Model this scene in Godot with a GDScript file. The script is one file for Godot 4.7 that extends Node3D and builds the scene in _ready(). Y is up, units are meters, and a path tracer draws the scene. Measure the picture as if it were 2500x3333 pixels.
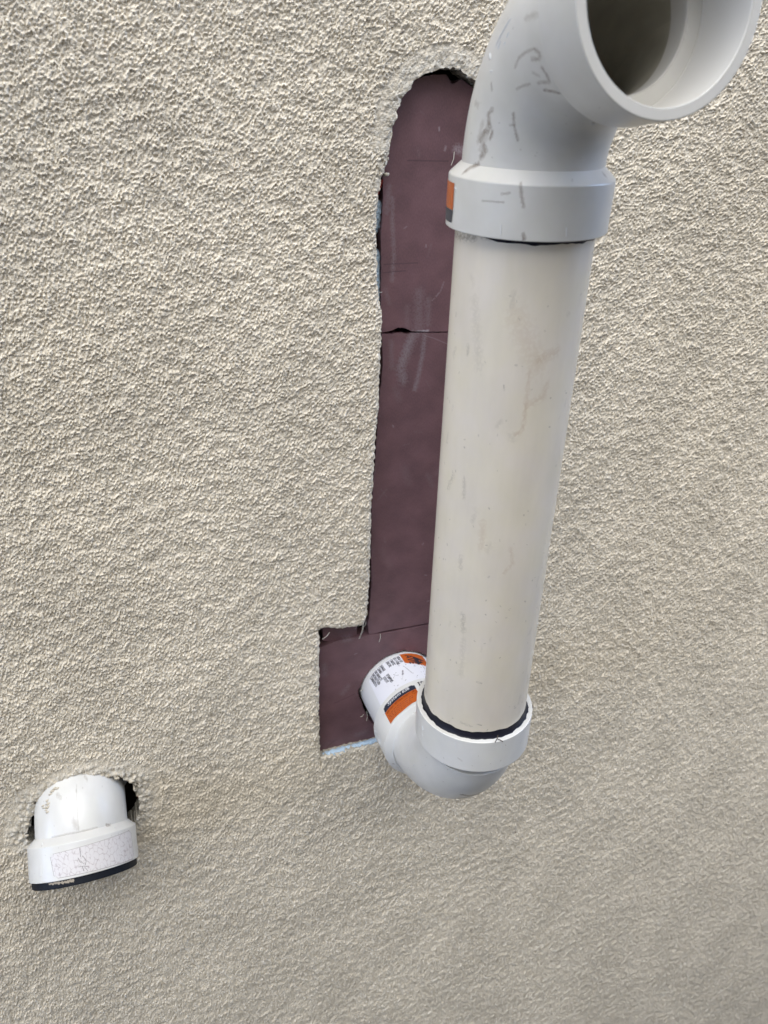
extends Node3D

# Everything is in metres. The wall lies across z; +z points out of the wall, y is up, x runs along it.
# The point (0, 0, 0) is the middle of the lower pipe socket.

const STUCCO_Z := -0.1625
const BOARD_Z := -0.1725
const PIPE_R := 0.04445
const PIPE_BORE := 0.0365
const NECK_R := 0.0433
const BEVEL := 0.0068
const GROUND_Y := -1.62

var M := {}
var rng := RandomNumberGenerator.new()


# ------------------------------------------------------------------ mesh collecting
class Shape:
	var v := PackedVector3Array()
	var n := PackedVector3Array()
	var uv := PackedVector2Array()
	var c := PackedColorArray()
	var ix := PackedInt32Array()

	func vert(p: Vector3, nn: Vector3, u := Vector2.ZERO, col := Color.WHITE) -> int:
		v.append(p)
		n.append(nn)
		uv.append(u)
		c.append(col)
		return v.size() - 1

	func tri(a: int, b: int, d: int) -> void:
		var cr := (v[b] - v[a]).cross(v[d] - v[a])
		if cr.dot(n[a] + n[b] + n[d]) > 0.0:
			ix.append_array(PackedInt32Array([a, d, b]))
		else:
			ix.append_array(PackedInt32Array([a, b, d]))

	func quad(a: int, b: int, d: int, e: int) -> void:
		tri(a, b, d)
		tri(a, d, e)

	func flat_quad(p0: Vector3, p1: Vector3, p2: Vector3, p3: Vector3, nn: Vector3) -> void:
		var a := vert(p0, nn)
		var b := vert(p1, nn)
		var d := vert(p2, nn)
		var e := vert(p3, nn)
		quad(a, b, d, e)

	func box(cen: Vector3, half: Vector3, basis := Basis()) -> void:
		for ax in 3:
			for s in [-1.0, 1.0]:
				var nn := Vector3.ZERO
				nn[ax] = s
				var p := Vector3.ZERO
				p[(ax + 1) % 3] = 1.0
				var q := Vector3.ZERO
				q[(ax + 2) % 3] = 1.0
				var o := []
				for k in [[-1, -1], [1, -1], [1, 1], [-1, 1]]:
					o.append(cen + basis * ((nn + p * k[0] + q * k[1]) * half))
				flat_quad(o[0], o[1], o[2], o[3], basis * nn)

	func mesh() -> ArrayMesh:
		var a := []
		a.resize(Mesh.ARRAY_MAX)
		a[Mesh.ARRAY_VERTEX] = v
		a[Mesh.ARRAY_NORMAL] = n
		a[Mesh.ARRAY_TEX_UV] = uv
		a[Mesh.ARRAY_COLOR] = c
		a[Mesh.ARRAY_INDEX] = ix
		var m := ArrayMesh.new()
		m.add_surface_from_arrays(Mesh.PRIMITIVE_TRIANGLES, a)
		return m


func put(called: String, s: Shape, mat: Material, parent: Node = self, label := "") -> MeshInstance3D:
	var o := MeshInstance3D.new()
	o.name = called
	o.mesh = s.mesh()
	o.material_override = null
	o.set_surface_override_material(0, mat)
	parent.add_child(o, true)
	if label:
		o.set_meta("label", label)
	return o


func thing(called: String, label: String, category: String) -> Node3D:
	var o := Node3D.new()
	o.name = called
	add_child(o, true)
	o.set_meta("label", label)
	o.set_meta("category", category)
	return o


# ------------------------------------------------------------------ materials
func lin(r: float, g: float, b: float) -> Color:
	return Color(r, g, b).linear_to_srgb()


func mat(name_: String, col: Color, rough: float, spec := 0.5) -> StandardMaterial3D:
	var m := StandardMaterial3D.new()
	m.resource_name = name_
	m.albedo_color = col
	m.roughness = rough
	m.metallic_specular = spec
	return m


func noise(kind: int, freq: float, seed_: int, oct := 1) -> FastNoiseLite:
	var n := FastNoiseLite.new()
	n.noise_type = kind
	n.frequency = freq
	n.seed = seed_
	n.fractal_type = FastNoiseLite.FRACTAL_FBM if oct > 1 else FastNoiseLite.FRACTAL_NONE
	n.fractal_octaves = oct
	return n


func noise_tex(n: FastNoiseLite, size: int, lo: Color, hi: Color) -> NoiseTexture2D:
	var t := NoiseTexture2D.new()
	t.width = size
	t.height = size
	t.seamless = true
	t.noise = n
	var g := Gradient.new()
	g.set_color(0, lo)
	g.set_color(1, hi)
	t.color_ramp = g
	return t


func relief(m: StandardMaterial3D, n: FastNoiseLite, size: int, per_metre: float, cm: float) -> void:
	m.heightmap_enabled = true
	m.heightmap_texture = noise_tex(n, size, Color.BLACK, Color.WHITE)
	m.heightmap_scale = cm
	m.uv1_triplanar = true
	m.uv1_scale = Vector3.ONE * per_metre


# ------------------------------------------------------------------ elbows and pipes
# A fitting runs from socket A (end face at a, heading along ta) round its corner to socket B (heading tb).
class Path:
	var a: Vector3
	var ta: Vector3
	var tb: Vector3
	var u: Vector3
	var w0: Vector3
	var corner: Vector3
	var o: Vector3
	var rb: float
	var l0: float
	var arc: float
	var st: float
	var total: float
	var end_b: Vector3

	func _init(a_: Vector3, ta_: Vector3, tb_: Vector3, reach_a: float, reach_b: float, bend: float) -> void:
		a = a_
		ta = ta_.normalized()
		tb = tb_.normalized()
		u = ta.cross(tb).normalized()
		var ang := ta.angle_to(tb)
		w0 = ta.cross(u)
		corner = a + ta * reach_a
		st = bend
		rb = st / tan(ang / 2.0)
		l0 = reach_a - st
		arc = rb * ang
		total = l0 + arc + reach_b - st
		o = a + ta * l0 - w0 * rb
		end_b = corner + tb * reach_b

	func frame(s: float) -> Array:      # [point, tangent, w]
		if s < l0:
			return [a + ta * s, ta, w0]
		if s > l0 + arc:
			return [corner + tb * (st + s - l0 - arc), tb, tb.cross(u)]
		var g := (s - l0) / rb
		var t := ta * cos(g) - w0 * sin(g)
		var w := w0 * cos(g) + ta * sin(g)
		return [o + w * rb, t, w]

	func at(s: float, phi: float, r: float) -> Vector3:
		var f := frame(s)
		return f[0] + (u * cos(phi) + f[2] * sin(phi)) * r

	func normal(s: float, phi: float) -> Vector3:
		var f := frame(s)
		return u * cos(phi) + f[2] * sin(phi)


# a straight run that keeps the turn of another path round its axis
func run(from: Vector3, dir: Vector3, u: Vector3, length: float) -> Path:
	var p := Path.new(from, dir, dir + u * 0.00001, length, 0.0, 0.0)
	p.ta = dir.normalized()
	p.tb = p.ta
	p.u = u
	p.w0 = p.ta.cross(u)
	p.l0 = length + 1.0
	p.arc = 0.0
	p.total = length
	return p


# profile: [[s, r], ...] walked in order with the solid on the right; every corner gets a small rounding
func sweep(path: Path, profile: Array, seg: int, closed: bool, v_of: Callable, round_to := 0.0008) -> Shape:
	var sh := Shape.new()
	var pts := []
	var cnt := profile.size()
	var edges := cnt if closed else cnt - 1
	var strips := []               # each: list of [s, r, ds, dr]
	var dirs := []
	for k in edges:
		var p: Array = profile[k]
		var q: Array = profile[(k + 1) % cnt]
		dirs.append(Vector2(q[0] - p[0], q[1] - p[1]))
	for k in edges:
		var p: Array = profile[k]
		var dv: Vector2 = dirs[k]
		var ln := dv.length()
		var d := dv / ln
		var e := minf(round_to, ln * 0.3)
		var from := e if (closed or k > 0) else 0.0
		var to := ln - (e if (closed or k < edges - 1) else 0.0)
		var steps := maxi(1, int(ceil((to - from) * absf(d.x) / 0.004)))
		var strip := []
		for i in steps + 1:
			var x := lerpf(from, to, float(i) / steps)
			strip.append([p[0] + d.x * x, p[1] + d.y * x, d.x, d.y])
		strips.append(strip)
		if closed or k < edges - 1:
			var nd: Vector2 = dirs[(k + 1) % edges]
			var e2 := minf(round_to, nd.length() * 0.3)
			nd = nd.normalized()
			var q: Array = profile[(k + 1) % cnt]
			var p0 := Vector2(q[0], q[1]) - d * e
			var p2 := Vector2(q[0], q[1]) + nd * e2
			var p1 := Vector2(q[0], q[1])
			var fil := []
			for i in 4:
				var t := i / 3.0
				var x := p0.lerp(p1, t).lerp(p1.lerp(p2, t), t)
				var dd := d.lerp(nd, t).normalized()
				fil.append([x.x, x.y, dd.x, dd.y])
			strips.append(fil)
	for strip in strips:
		var first := sh.v.size()
		for r in strip:
			var f := path.frame(clampf(r[0], 0.0, path.total))
			for i in seg + 1:
				var phi := TAU * i / seg
				var rad: Vector3 = path.u * cos(phi) + f[2] * sin(phi)
				var nn: Vector3 = (rad * r[2] - f[1] * r[3]).normalized()
				sh.vert(f[0] + rad * r[1], nn, Vector2(float(i) / seg, v_of.call(r[0], nn.dot(rad))))
		for j in strip.size() - 1:
			for i in seg:
				var a0: int = first + j * (seg + 1) + i
				sh.quad(a0, a0 + 1, a0 + seg + 2, a0 + seg + 1)
	return sh


func merge(into: Shape, other: Shape) -> void:
	var base := into.v.size()
	into.v.append_array(other.v)
	into.n.append_array(other.n)
	into.uv.append_array(other.uv)
	into.c.append_array(other.c)
	for i in other.ix:
		into.ix.append(base + i)


# one moulded fitting: a bent tube with a straight collar at A and, unless one_ended, at B
func fitting(path: Path, ro: float, h: float, one_ended := false) -> Shape:
	var ri := PIPE_R + 0.0007
	var t := path.total
	var s0 := h + BEVEL - 0.0006
	var dp := h + 0.003       # the pipe stops against a shoulder at this depth
	var s1 := t if one_ended else t - s0
	var sh := sweep(path, [[s0, PIPE_BORE], [s0, NECK_R], [s1, NECK_R], [s1, PIPE_BORE]], 128, true, func(s, out): return (0.5 * s / t) if out > -0.3 else 0.5 + 0.5 * s / t)
	var ca := run(path.a, path.ta, path.u, 0.05)
	merge(sh, sweep(ca, [[0.0, ri], [0.0, ro], [h, ro], [h + BEVEL, NECK_R + 0.0002], [h + BEVEL, PIPE_BORE - 0.0004], [dp, PIPE_BORE - 0.0004], [dp, ri]], 128, true, func(s, out): return (0.5 * s / t) if out > -0.3 else 0.99))
	if not one_ended:
		var cb := collar_b(path)
		merge(sh, sweep(cb, [[0.05 - dp, ri], [0.05 - dp, PIPE_BORE - 0.0004], [0.05 - h - BEVEL, PIPE_BORE - 0.0004], [0.05 - h - BEVEL, NECK_R + 0.0002], [0.05 - h, ro], [0.05, ro], [0.05, ri]], 128, true, func(s, out): return (0.5 * (t - 0.05 + s) / t) if out > -0.3 else 0.99))
	return sh


func collar_b(path: Path) -> Path:      # runs 5 cm along B and ends at its rim
	return run(path.end_b - path.tb * 0.05, path.tb, path.u, 0.05)


# a patch that lies on a fitting: corners given as (s, phi in degrees), four-sided, with rounded corners left to the outline test
func patch(path: Path, r: float, c: Array, nu: int, nv: int, keep = null) -> Shape:
	var sh := Shape.new()
	var id := {}
	for j in nv + 1:
		for i in nu + 1:
			var a := float(i) / nu
			var b := float(j) / nv
			var lo: Vector2 = c[0].lerp(c[1], a)
			var hi: Vector2 = c[3].lerp(c[2], a)
			var q := lo.lerp(hi, b)
			if keep != null:
				q = keep.call(q, a, b)
			var phi := deg_to_rad(q.y)
			sh.vert(path.at(q.x, phi, r), path.normal(q.x, phi), Vector2(a, b))
	for j in nv:
		for i in nu:
			var k := j * (nu + 1) + i
			sh.quad(k, k + 1, k + nu + 2, k + nu + 1)
	return sh


# lettering laid on a curved surface: at(x, y) gives [point, normal] for x along the line and y up, in metres
func letters(sh: Shape, text: String, height: float, squeeze: float, font: Font, at: Callable, slant := 0.0) -> void:
	var t := TextMesh.new()
	t.text = text
	t.font = font
	t.font_size = 64
	t.pixel_size = 0.01
	t.depth = 0.0
	t.curve_step = 3.0
	t.horizontal_alignment = HORIZONTAL_ALIGNMENT_LEFT
	t.vertical_alignment = VERTICAL_ALIGNMENT_BOTTOM
	var arr := t.get_mesh_arrays()
	if arr.is_empty() or arr[Mesh.ARRAY_VERTEX] == null:
		return
	var vv: PackedVector3Array = arr[Mesh.ARRAY_VERTEX]
	var nn: PackedVector3Array = arr[Mesh.ARRAY_NORMAL]
	var ii: PackedInt32Array = arr[Mesh.ARRAY_INDEX]
	var k := height / 0.46        # capital letters are about 0.46 units tall
	var base := sh.v.size()
	for p in vv:
		var q = at.call((p.x + slant * p.y) * k * squeeze, p.y * k)
		sh.vert(q[0], q[1])
	for i in range(0, ii.size(), 3):
		if nn[ii[i]].z > 0.5:
			sh.tri(base + ii[i], base + ii[i + 1], base + ii[i + 2])


# ------------------------------------------------------------------ painting worn surfaces
func smear(im: Image, pts: Array, width: float, col: Color, strength: float, nz: FastNoiseLite, px: Vector2, off: Vector2, ragged := 0.6) -> void:
	# pts in the surface's own units; px: pixels per unit; off: unit at pixel 0
	var q := []
	var lo := Vector2(1e9, 1e9)
	var hi := -lo
	for p in pts:
		q.append(p)
		lo = lo.min(p)
		hi = hi.max(p)
	var x0 := clampi(int((lo.x - width * 1.6 - off.x) * px.x), 0, im.get_width() - 1)
	var x1 := clampi(int((hi.x + width * 1.6 - off.x) * px.x) + 1, 0, im.get_width() - 1)
	var y0 := clampi(int((lo.y - width * 1.6 - off.y) * px.y), 0, im.get_height() - 1)
	var y1 := clampi(int((hi.y + width * 1.6 - off.y) * px.y) + 1, 0, im.get_height() - 1)
	for y in range(y0, y1 + 1):
		for x in range(x0, x1 + 1):
			var p := Vector2(x / px.x + off.x, y / px.y + off.y)
			var best := 1e9
			for k in maxi(1, q.size() - 1):
				var a: Vector2 = q[k]
				var b: Vector2 = q[mini(k + 1, q.size() - 1)]
				best = minf(best, p.distance_to(Geometry2D.get_closest_point_to_segment(p, a, b)))
			var g := nz.get_noise_2d(x, y)
			var d := best / width + g * ragged
			if d < 1.0:
				var al := strength * clampf((1.0 - d) * 1.8, 0.0, 1.0) * clampf(0.75 + g * ragged, 0.0, 1.0)
				im.set_pixel(x, y, im.get_pixel(x, y).lerp(col, al))


func _ready() -> void:
	rng.seed = 20240611
	# ---------------- camera
	var cam := Camera3D.new()
	cam.name = "camera"
	add_child(cam)
	cam.transform = Transform3D(Basis(Vector3(0.93904296, 0.02681158, 0.34275276), Vector3(0.13551527, 0.88737308, -0.44068655), Vector3(-0.31596508, 0.46027184, 0.82964806)), Vector3(-0.25872534, 0.44630545, 0.44185621))
	cam.fov = 69.224
	cam.near = 0.03
	cam.far = 400.0
	var lens := CameraAttributesPhysical.new()
	lens.frustum_focal_length = 12.0 / tan(deg_to_rad(69.224) / 2.0)
	lens.frustum_near = 0.03
	lens.frustum_far = 400.0
	lens.frustum_focus_distance = 0.62
	lens.exposure_aperture = 6.7
	cam.attributes = lens
	cam.current = true

	# ---------------- sky, sun, exposure
	var sky_mat := ProceduralSkyMaterial.new()
	sky_mat.sky_top_color = Color(0.66, 0.77, 0.965)
	sky_mat.sky_horizon_color = Color(0.75, 0.83, 0.955)
	sky_mat.sky_curve = 0.2
	sky_mat.ground_bottom_color = Color(0.30, 0.28, 0.25)
	sky_mat.ground_horizon_color = Color(0.45, 0.43, 0.40)
	sky_mat.sun_angle_max = 20.0
	var env := Environment.new()
	env.background_mode = Environment.BG_SKY
	env.sky = Sky.new()
	env.sky.sky_material = sky_mat
	env.tonemap_mode = Environment.TONE_MAPPER_LINEAR
	env.tonemap_exposure = 7.0
	env.sdfgi_enabled = true
	env.ssao_enabled = true
	env.ssil_enabled = true
	var we := WorldEnvironment.new()
	we.name = "world_environment"
	we.environment = env
	add_child(we)
	var sun := DirectionalLight3D.new()
	sun.name = "sun"
	sun.light_energy = 0.16
	sun.light_color = Color(1.0, 1.0, 1.0)
	sun.light_angular_distance = 60.0
	sun.shadow_enabled = true
	add_child(sun)
	sun.look_at_from_position(Vector3(-0.2, 1.0, 0.30), Vector3.ZERO)

	make_materials()
	build_ground()
	build_light_blocker()
	build_wall()
	build_flue()
	build_intake()


func make_materials() -> void:
	var st := mat("stucco", Color.WHITE, 0.92, 0.25)
	st.vertex_color_use_as_albedo = true
	relief(st, noise(FastNoiseLite.TYPE_CELLULAR, 0.075, 11), 1024, 11.0, -0.05)
	M.stucco = st
	var far := mat("stucco_far", Color.WHITE, 0.92, 0.25)
	far.vertex_color_use_as_albedo = true
	relief(far, noise(FastNoiseLite.TYPE_CELLULAR, 0.11, 12), 1024, 4.1, -0.30)
	M.stucco_far = far
	var cut := mat("stucco_cut", lin(0.42, 0.385, 0.32), 0.95, 0.2)
	relief(cut, noise(FastNoiseLite.TYPE_SIMPLEX, 0.04, 14, 4), 256, 25.0, 0.15)
	M.cut = cut
	M.sheathing = mat("sheathing", lin(0.035, 0.026, 0.022), 0.9, 0.2)
	M.fitting = mat("white_plastic", lin(0.66, 0.66, 0.655), 0.34)
	M.glue = mat("dark_glue", lin(0.010, 0.010, 0.017), 0.4, 0.3)
	M.rubber = mat("black_rubber", lin(0.006, 0.008, 0.013), 0.55, 0.3)
	M.print_black = mat("print_black", lin(0.02, 0.02, 0.03), 0.5)
	M.print_navy = mat("print_navy", lin(0.022, 0.026, 0.045), 0.4)
	M.print_orange = mat("print_orange", lin(0.46, 0.095, 0.012), 0.4)
	M.print_grey = mat("print_grey", lin(0.62, 0.62, 0.64), 0.45)
	M.print_dark_orange = mat("print_dark_orange", lin(0.20, 0.03, 0.006), 0.45)
	M.paper = mat("label_film", lin(0.72, 0.72, 0.76), 0.45)
	M.foam = mat("blue_foam", lin(0.42, 0.55, 0.68), 0.7)
	relief(M.foam, noise(FastNoiseLite.TYPE_SIMPLEX, 0.03, 15, 3), 256, 30.0, 0.12)
	M.red = mat("red_wrap", lin(0.30, 0.02, 0.015), 0.5)
	M.crumb = mat("stucco_crumb", lin(0.55, 0.50, 0.41), 0.9, 0.2)
	M.thread = mat("torn_fibre", lin(0.55, 0.52, 0.45), 0.6)


# ------------------------------------------------------------------ the setting
func build_ground() -> void:
	var g := Shape.new()
	g.flat_quad(Vector3(-150, GROUND_Y, -150), Vector3(150, GROUND_Y, -150), Vector3(150, GROUND_Y, 150), Vector3(-150, GROUND_Y, 150), Vector3.UP)
	var gm := mat("gravel", lin(0.075, 0.075, 0.078), 0.95, 0.2)
	relief(gm, noise(FastNoiseLite.TYPE_SIMPLEX, 0.02, 31, 5), 512, 1.5, 3.0)
	var o := put("ground", g, gm)
	o.set_meta("kind", "structure")


func build_light_blocker() -> void:
	# unseen wall of lapped boards added behind the viewer to block frontal skylight
	var root := thing("added_light_blocker", "added unseen tan lap sided wall that blocks light from the front", "light blocker")
	var core := Shape.new()
	core.box(Vector3(2.2, 0.1, 1.75), Vector3(4.8, 1.72, 0.12))
	put("blocker_core", core, mat("siding_core", lin(0.25, 0.21, 0.16), 0.9), root)
	var one := Shape.new()
	one.box(Vector3.ZERO, Vector3(4.8, 0.11, 0.009), Basis(Vector3(1, 0, 0), deg_to_rad(3.0)))
	var m := mat("siding", lin(0.34, 0.30, 0.24), 0.8)
	var low := Shape.new()
	low.box(Vector3(2.2, GROUND_Y + 0.3, 1.64), Vector3(4.8, 0.3, 0.06))
	put("blocker_base", low, mat("concrete", lin(0.16, 0.16, 0.165), 0.9), root)  # grey base of the added wall, cools the light low down
	for k in range(3, 17):
		var o := put("blocker_board", one, m, root)
		o.position = Vector3(2.2, GROUND_Y + 0.12 + k * 0.2, 1.612)


# distance to a closed outline, negative inside
func outline_distance(p: Vector2, poly: PackedVector2Array) -> float:
	var best := 1e9
	var k := poly.size() - 1
	for i in poly.size():
		best = minf(best, p.distance_squared_to(Geometry2D.get_closest_point_to_segment(p, poly[k], poly[i])))
		k = i
	best = sqrt(best)
	return -best if Geometry2D.is_point_in_polygon(p, poly) else best


func mm(list: Array) -> PackedVector2Array:
	var o := PackedVector2Array()
	for i in range(0, list.size(), 2):
		o.append(Vector2(list[i], list[i + 1]) * 0.001)
	return o


func build_wall() -> void:
	var wall := thing("stucco_wall", "cream rough stucco wall with a long cut slot behind the white pipe and a round hole", "wall")
	# the long slot with its square foot, then the broken hole of the short pipe
	var slot := mm([-31.1, 446, -28.3, 452.6, -28.2, 457.1, -25.9, 461.2, -24.3, 466.2, -21.4, 470.3, -17.9, 473.3, -15.7, 476.8, -12.2, 479.9, -6.2, 483.1, -0.3, 485.5, 5.2, 486.8, 10, 487.6, 16, 488.2, 23.2, 487, 26.5, 485.5, 30.6, 482.7, 39.2, 479.1, 48, 472, 55, 461, 60, 446, 62, 425, 62.5, 380, 63, 250, 62, 100, 63, -4, 65, -17, 90, -17.5, 92, -60, 91, -120, 92, -193, 20, -193.6,
		-26.9, -193.7, -57.9, -193.2, -76.5, -193.3, -97.3, -193.7, -98, -163, -98.1, -118, -97.1, -75.5, -96.2, -31, -97.3, -17.4, -94.3, -13.8, -82.8, -15.2, -76.2, -17.9, -59.3, -20.5, -49.1, -20.1, -45.5, -14.9, -44.2, -7.4, -42.8, 24.9, -41.9, 64.8, -42.2, 114.9, -40, 173.3, -37, 222.2, -37.7, 239.1, -36.9, 256, -36.1, 277.9, -35.8, 297.7, -37.2, 309.7, -39.7, 320.1, -41.6, 340.3, -41.8, 360.4, -43, 378.6, -42.8, 392.5, -40.9, 401.5, -39.9, 410.5, -35.5, 419.3, -33.1, 432.6])
	var hole := mm([-402.6, -211.7, -405.5, -206.2, -407.1, -197.5, -401.8, -189.8, -399.4, -184.7, -400.1, -177.8, -394.5, -176.9, -390.2, -165.5, -391.7, -158.5, -381, -156.5, -375.8, -152.6, -371, -156, -364.4, -149, -358.4, -145.3, -349.6, -143.8, -338.6, -142.4, -332.8, -142.9, -323.5, -147.6, -313.7, -149.8, -307.2, -152.6, -304.7, -158.8, -300.3, -162.7, -295.9, -167.3, -293.5, -165.1, -294.3, -171.4, -298.5, -171.8, -295.8, -180.7, -296.5, -186, -294.8, -197.1, -297.5, -205, -300.3, -215, -312, -232, -335, -247, -355, -250, -380, -243, -397, -228])

	var lump := noise(FastNoiseLite.TYPE_CELLULAR, 1.0 / 1.65, 3)
	lump.cellular_distance_function = FastNoiseLite.DISTANCE_EUCLIDEAN
	lump.cellular_return_type = FastNoiseLite.RETURN_DISTANCE
	lump.cellular_jitter = 1.0
	lump.domain_warp_enabled = true
	lump.domain_warp_type = FastNoiseLite.DOMAIN_WARP_SIMPLEX
	lump.domain_warp_amplitude = 0.35
	lump.domain_warp_frequency = 1.0 / 3.0
	lump.domain_warp_fractal_type = FastNoiseLite.DOMAIN_WARP_FRACTAL_NONE
	var tone: FastNoiseLite = lump.duplicate()
	tone.cellular_return_type = FastNoiseLite.RETURN_CELL_VALUE
	var lump2: FastNoiseLite = lump.duplicate()
	lump2.frequency = 1.0 / 1.05
	lump2.seed = 33
	var tone2: FastNoiseLite = lump2.duplicate()
	tone2.cellular_return_type = FastNoiseLite.RETURN_CELL_VALUE
	var grit := noise(FastNoiseLite.TYPE_SIMPLEX, 1.0 / 1.9, 5)
	var swell := noise(FastNoiseLite.TYPE_SIMPLEX, 1.0 / 22.0, 6, 2)
	var plate := noise(FastNoiseLite.TYPE_CELLULAR, 1.0 / 4.2, 19)
	plate.cellular_return_type = FastNoiseLite.RETURN_CELL_VALUE
	plate.domain_warp_enabled = true
	plate.domain_warp_amplitude = 2.0
	plate.domain_warp_frequency = 0.25
	var flake := noise(FastNoiseLite.TYPE_SIMPLEX, 1.0 / 10.0, 9, 2)
	var broad := noise(FastNoiseLite.TYPE_SIMPLEX, 1.0 / 160.0, 7, 3)
	var rag := noise(FastNoiseLite.TYPE_SIMPLEX, 1.0 / 8.0, 8, 4)

	var xs := PackedFloat32Array()
	var x := -0.60
	while x < 1.16:
		xs.append(x)
		x += 0.00066 + maxf(x + 0.3, 0.0) * 0.00080
	var ys := PackedFloat32Array()
	var y := -1.55
	while y < 0.66:
		ys.append(y)
		y += 0.00065 + (0.6 - minf(y, 0.6)) * 0.00075
	var nx := xs.size()
	var ny := ys.size()
	# what the photograph sees of the wall, with a margin all round
	var seen := PackedVector2Array([Vector2(-0.294, 0.510), Vector2(0.307, 0.551), Vector2(0.970, -1.391), Vector2(-0.485, -0.487)])
	var cen := Vector2(0.1, -0.2)
	var planes := []
	for k in 4:
		var a := seen[k]
		var d := (seen[(k + 1) % 4] - a).normalized()
		var nrm := Vector2(-d.y, d.x)
		if nrm.dot(cen - a) > 0.0:
			nrm = -nrm
		planes.append([a, nrm])
	var overcuts := [[Vector2(-0.0972, -0.193), Vector2(-0.0966, -0.211)], [Vector2(-0.097, -0.0168), Vector2(-0.121, -0.0215)], [Vector2(-0.045, -0.0168), Vector2(-0.0445, -0.006)]]
	var slot_box := Rect2(-0.125, -0.222, 0.25, 0.745)
	var hole_box := Rect2(-0.440, -0.28, 0.175, 0.17)
	var specks := mm([297, -379, 167, -319, 194, -376, 182, -428, 155, -495, 225, -526, 152, -516, 445, -572, 389, -538, 349, -508, 345, -346, 199, -294, 185, -490, 881, -1243, 842, -1277, 493, -813, 140, -538, 139, -662, 221, -913, 133, -622, -34, 514, -52, 514, -26, 509, 131, 20])
	for k in 46:
		specks.append(Vector2(rng.randf_range(-0.5, 0.9), rng.randf_range(-1.2, 0.5)))
	var speck_cells := {}
	for k in specks.size():
		var cell := Vector2i((specks[k] * 100.0).floor())
		for dx in [-1, 0, 1]:
			for dy in [-1, 0, 1]:
				var key := cell + Vector2i(dx, dy)
				if not speck_cells.has(key):
					speck_cells[key] = []
				speck_cells[key].append(k)

	var keep := PackedByteArray()      # 0 left out, 1 wall, 2 inside an opening
	keep.resize(nx * ny)
	var hgt := PackedFloat32Array()
	hgt.resize(nx * ny)
	var pos := PackedVector2Array()
	pos.resize(nx * ny)
	var edge := PackedFloat32Array()
	edge.resize(nx * ny)
	for j in ny:
		for i in nx:
			var p := Vector2(xs[i], ys[j])
			var id := j * nx + i
			pos[id] = p
			edge[id] = 1.0
			var out := -1.0
			for pl in planes:
				out = maxf(out, (p - pl[0]).dot(pl[1]))
			if out > 0.07:
				continue
			keep[id] = 1
			var lift := 0.0
			if slot_box.has_point(p):
				var d := outline_distance(p, slot) + rag.get_noise_2d(p.x * 1000.0, p.y * 1000.0) * 0.0013
				edge[id] = d
				if d < 0.0:
					keep[id] = 2
				if p.y > 0.43 and d < 0.016:
					lift = 0.0012 * (1.0 - maxf(d, 0.0) / 0.016) * (0.5 + 0.5 * plate.get_noise_2d(p.x * 1000.0, p.y * 1000.0) + 0.6 * flake.get_noise_2d(p.x * 1000.0, p.y * 1000.0))
			elif hole_box.has_point(p):
				var d := outline_distance(p, hole) + rag.get_noise_2d(p.x * 1000.0, p.y * 1000.0) * 0.0022
				edge[id] = d
				if d < 0.0:
					keep[id] = 2
				if d < 0.022 and p.y > -0.22:
					lift = 0.0021 * (1.0 - maxf(d, 0.0) / 0.022) * (0.55 + 0.45 * plate.get_noise_2d(p.x * 1000.0, p.y * 1000.0) + 0.8 * flake.get_noise_2d(p.x * 1000.0, p.y * 1000.0))
			var qx := p.x * 1000.0
			var qy := p.y * 1000.0
			var b := clampf(-lump.get_noise_2d(qx, qy), 0.0, 1.0)
			var tv := tone.get_noise_2d(qx, qy)
			var sw := swell.get_noise_2d(qx, qy)
			var b2 := clampf(-lump2.get_noise_2d(qx, qy), 0.0, 1.0)
			var tv2 := tone2.get_noise_2d(qx, qy)
			var h1 := smoothstep(0.22, 0.52, b) * clampf(0.62 + 0.62 * tv + 0.2 * sw, 0.0, 1.35) * 0.00155
			var h2 := smoothstep(0.10, 0.60, b2) * clampf(0.6 + 0.6 * tv2 + 0.15 * sw, 0.05, 1.25) * 0.00100
			hgt[id] = maxf(h1, h2) + 0.45 * minf(h1, h2) + 0.00022 * grit.get_noise_2d(qx, qy) + 0.0005 * sw
			if edge[id] < 0.0022:      # cut edges break off round
				hgt[id] *= clampf(edge[id] / 0.0022, 0.0, 1.0)
			if lift != 0.0:
				hgt[id] *= 0.4
			hgt[id] += lift
			for cutline in overcuts:
				var dc := p.distance_to(Geometry2D.get_closest_point_to_segment(p, cutline[0], cutline[1]))
				if dc < 0.0012:
					hgt[id] -= 0.0016 * (1.0 - dc / 0.0012)
	# move the rim of each opening onto its outline
	var sh := Shape.new()
	var rim := Shape.new()
	var remap := PackedInt32Array()
	remap.resize(nx * ny)
	remap.fill(-1)
	var used := PackedByteArray()
	used.resize(nx * ny)
	var quads := PackedInt32Array()
	for j in ny - 1:
		for i in nx - 1:
			var a := j * nx + i
			var k0 := keep[a]
			var k1 := keep[a + 1]
			var k2 := keep[a + nx]
			var k3 := keep[a + nx + 1]
			if k0 == 0 or k1 == 0 or k2 == 0 or k3 == 0:
				continue
			if k0 == 2 and k1 == 2 and k2 == 2 and k3 == 2:
				continue
			quads.append(a)
			used[a] = 1
			used[a + 1] = 1
			used[a + nx] = 1
			used[a + nx + 1] = 1
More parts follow.
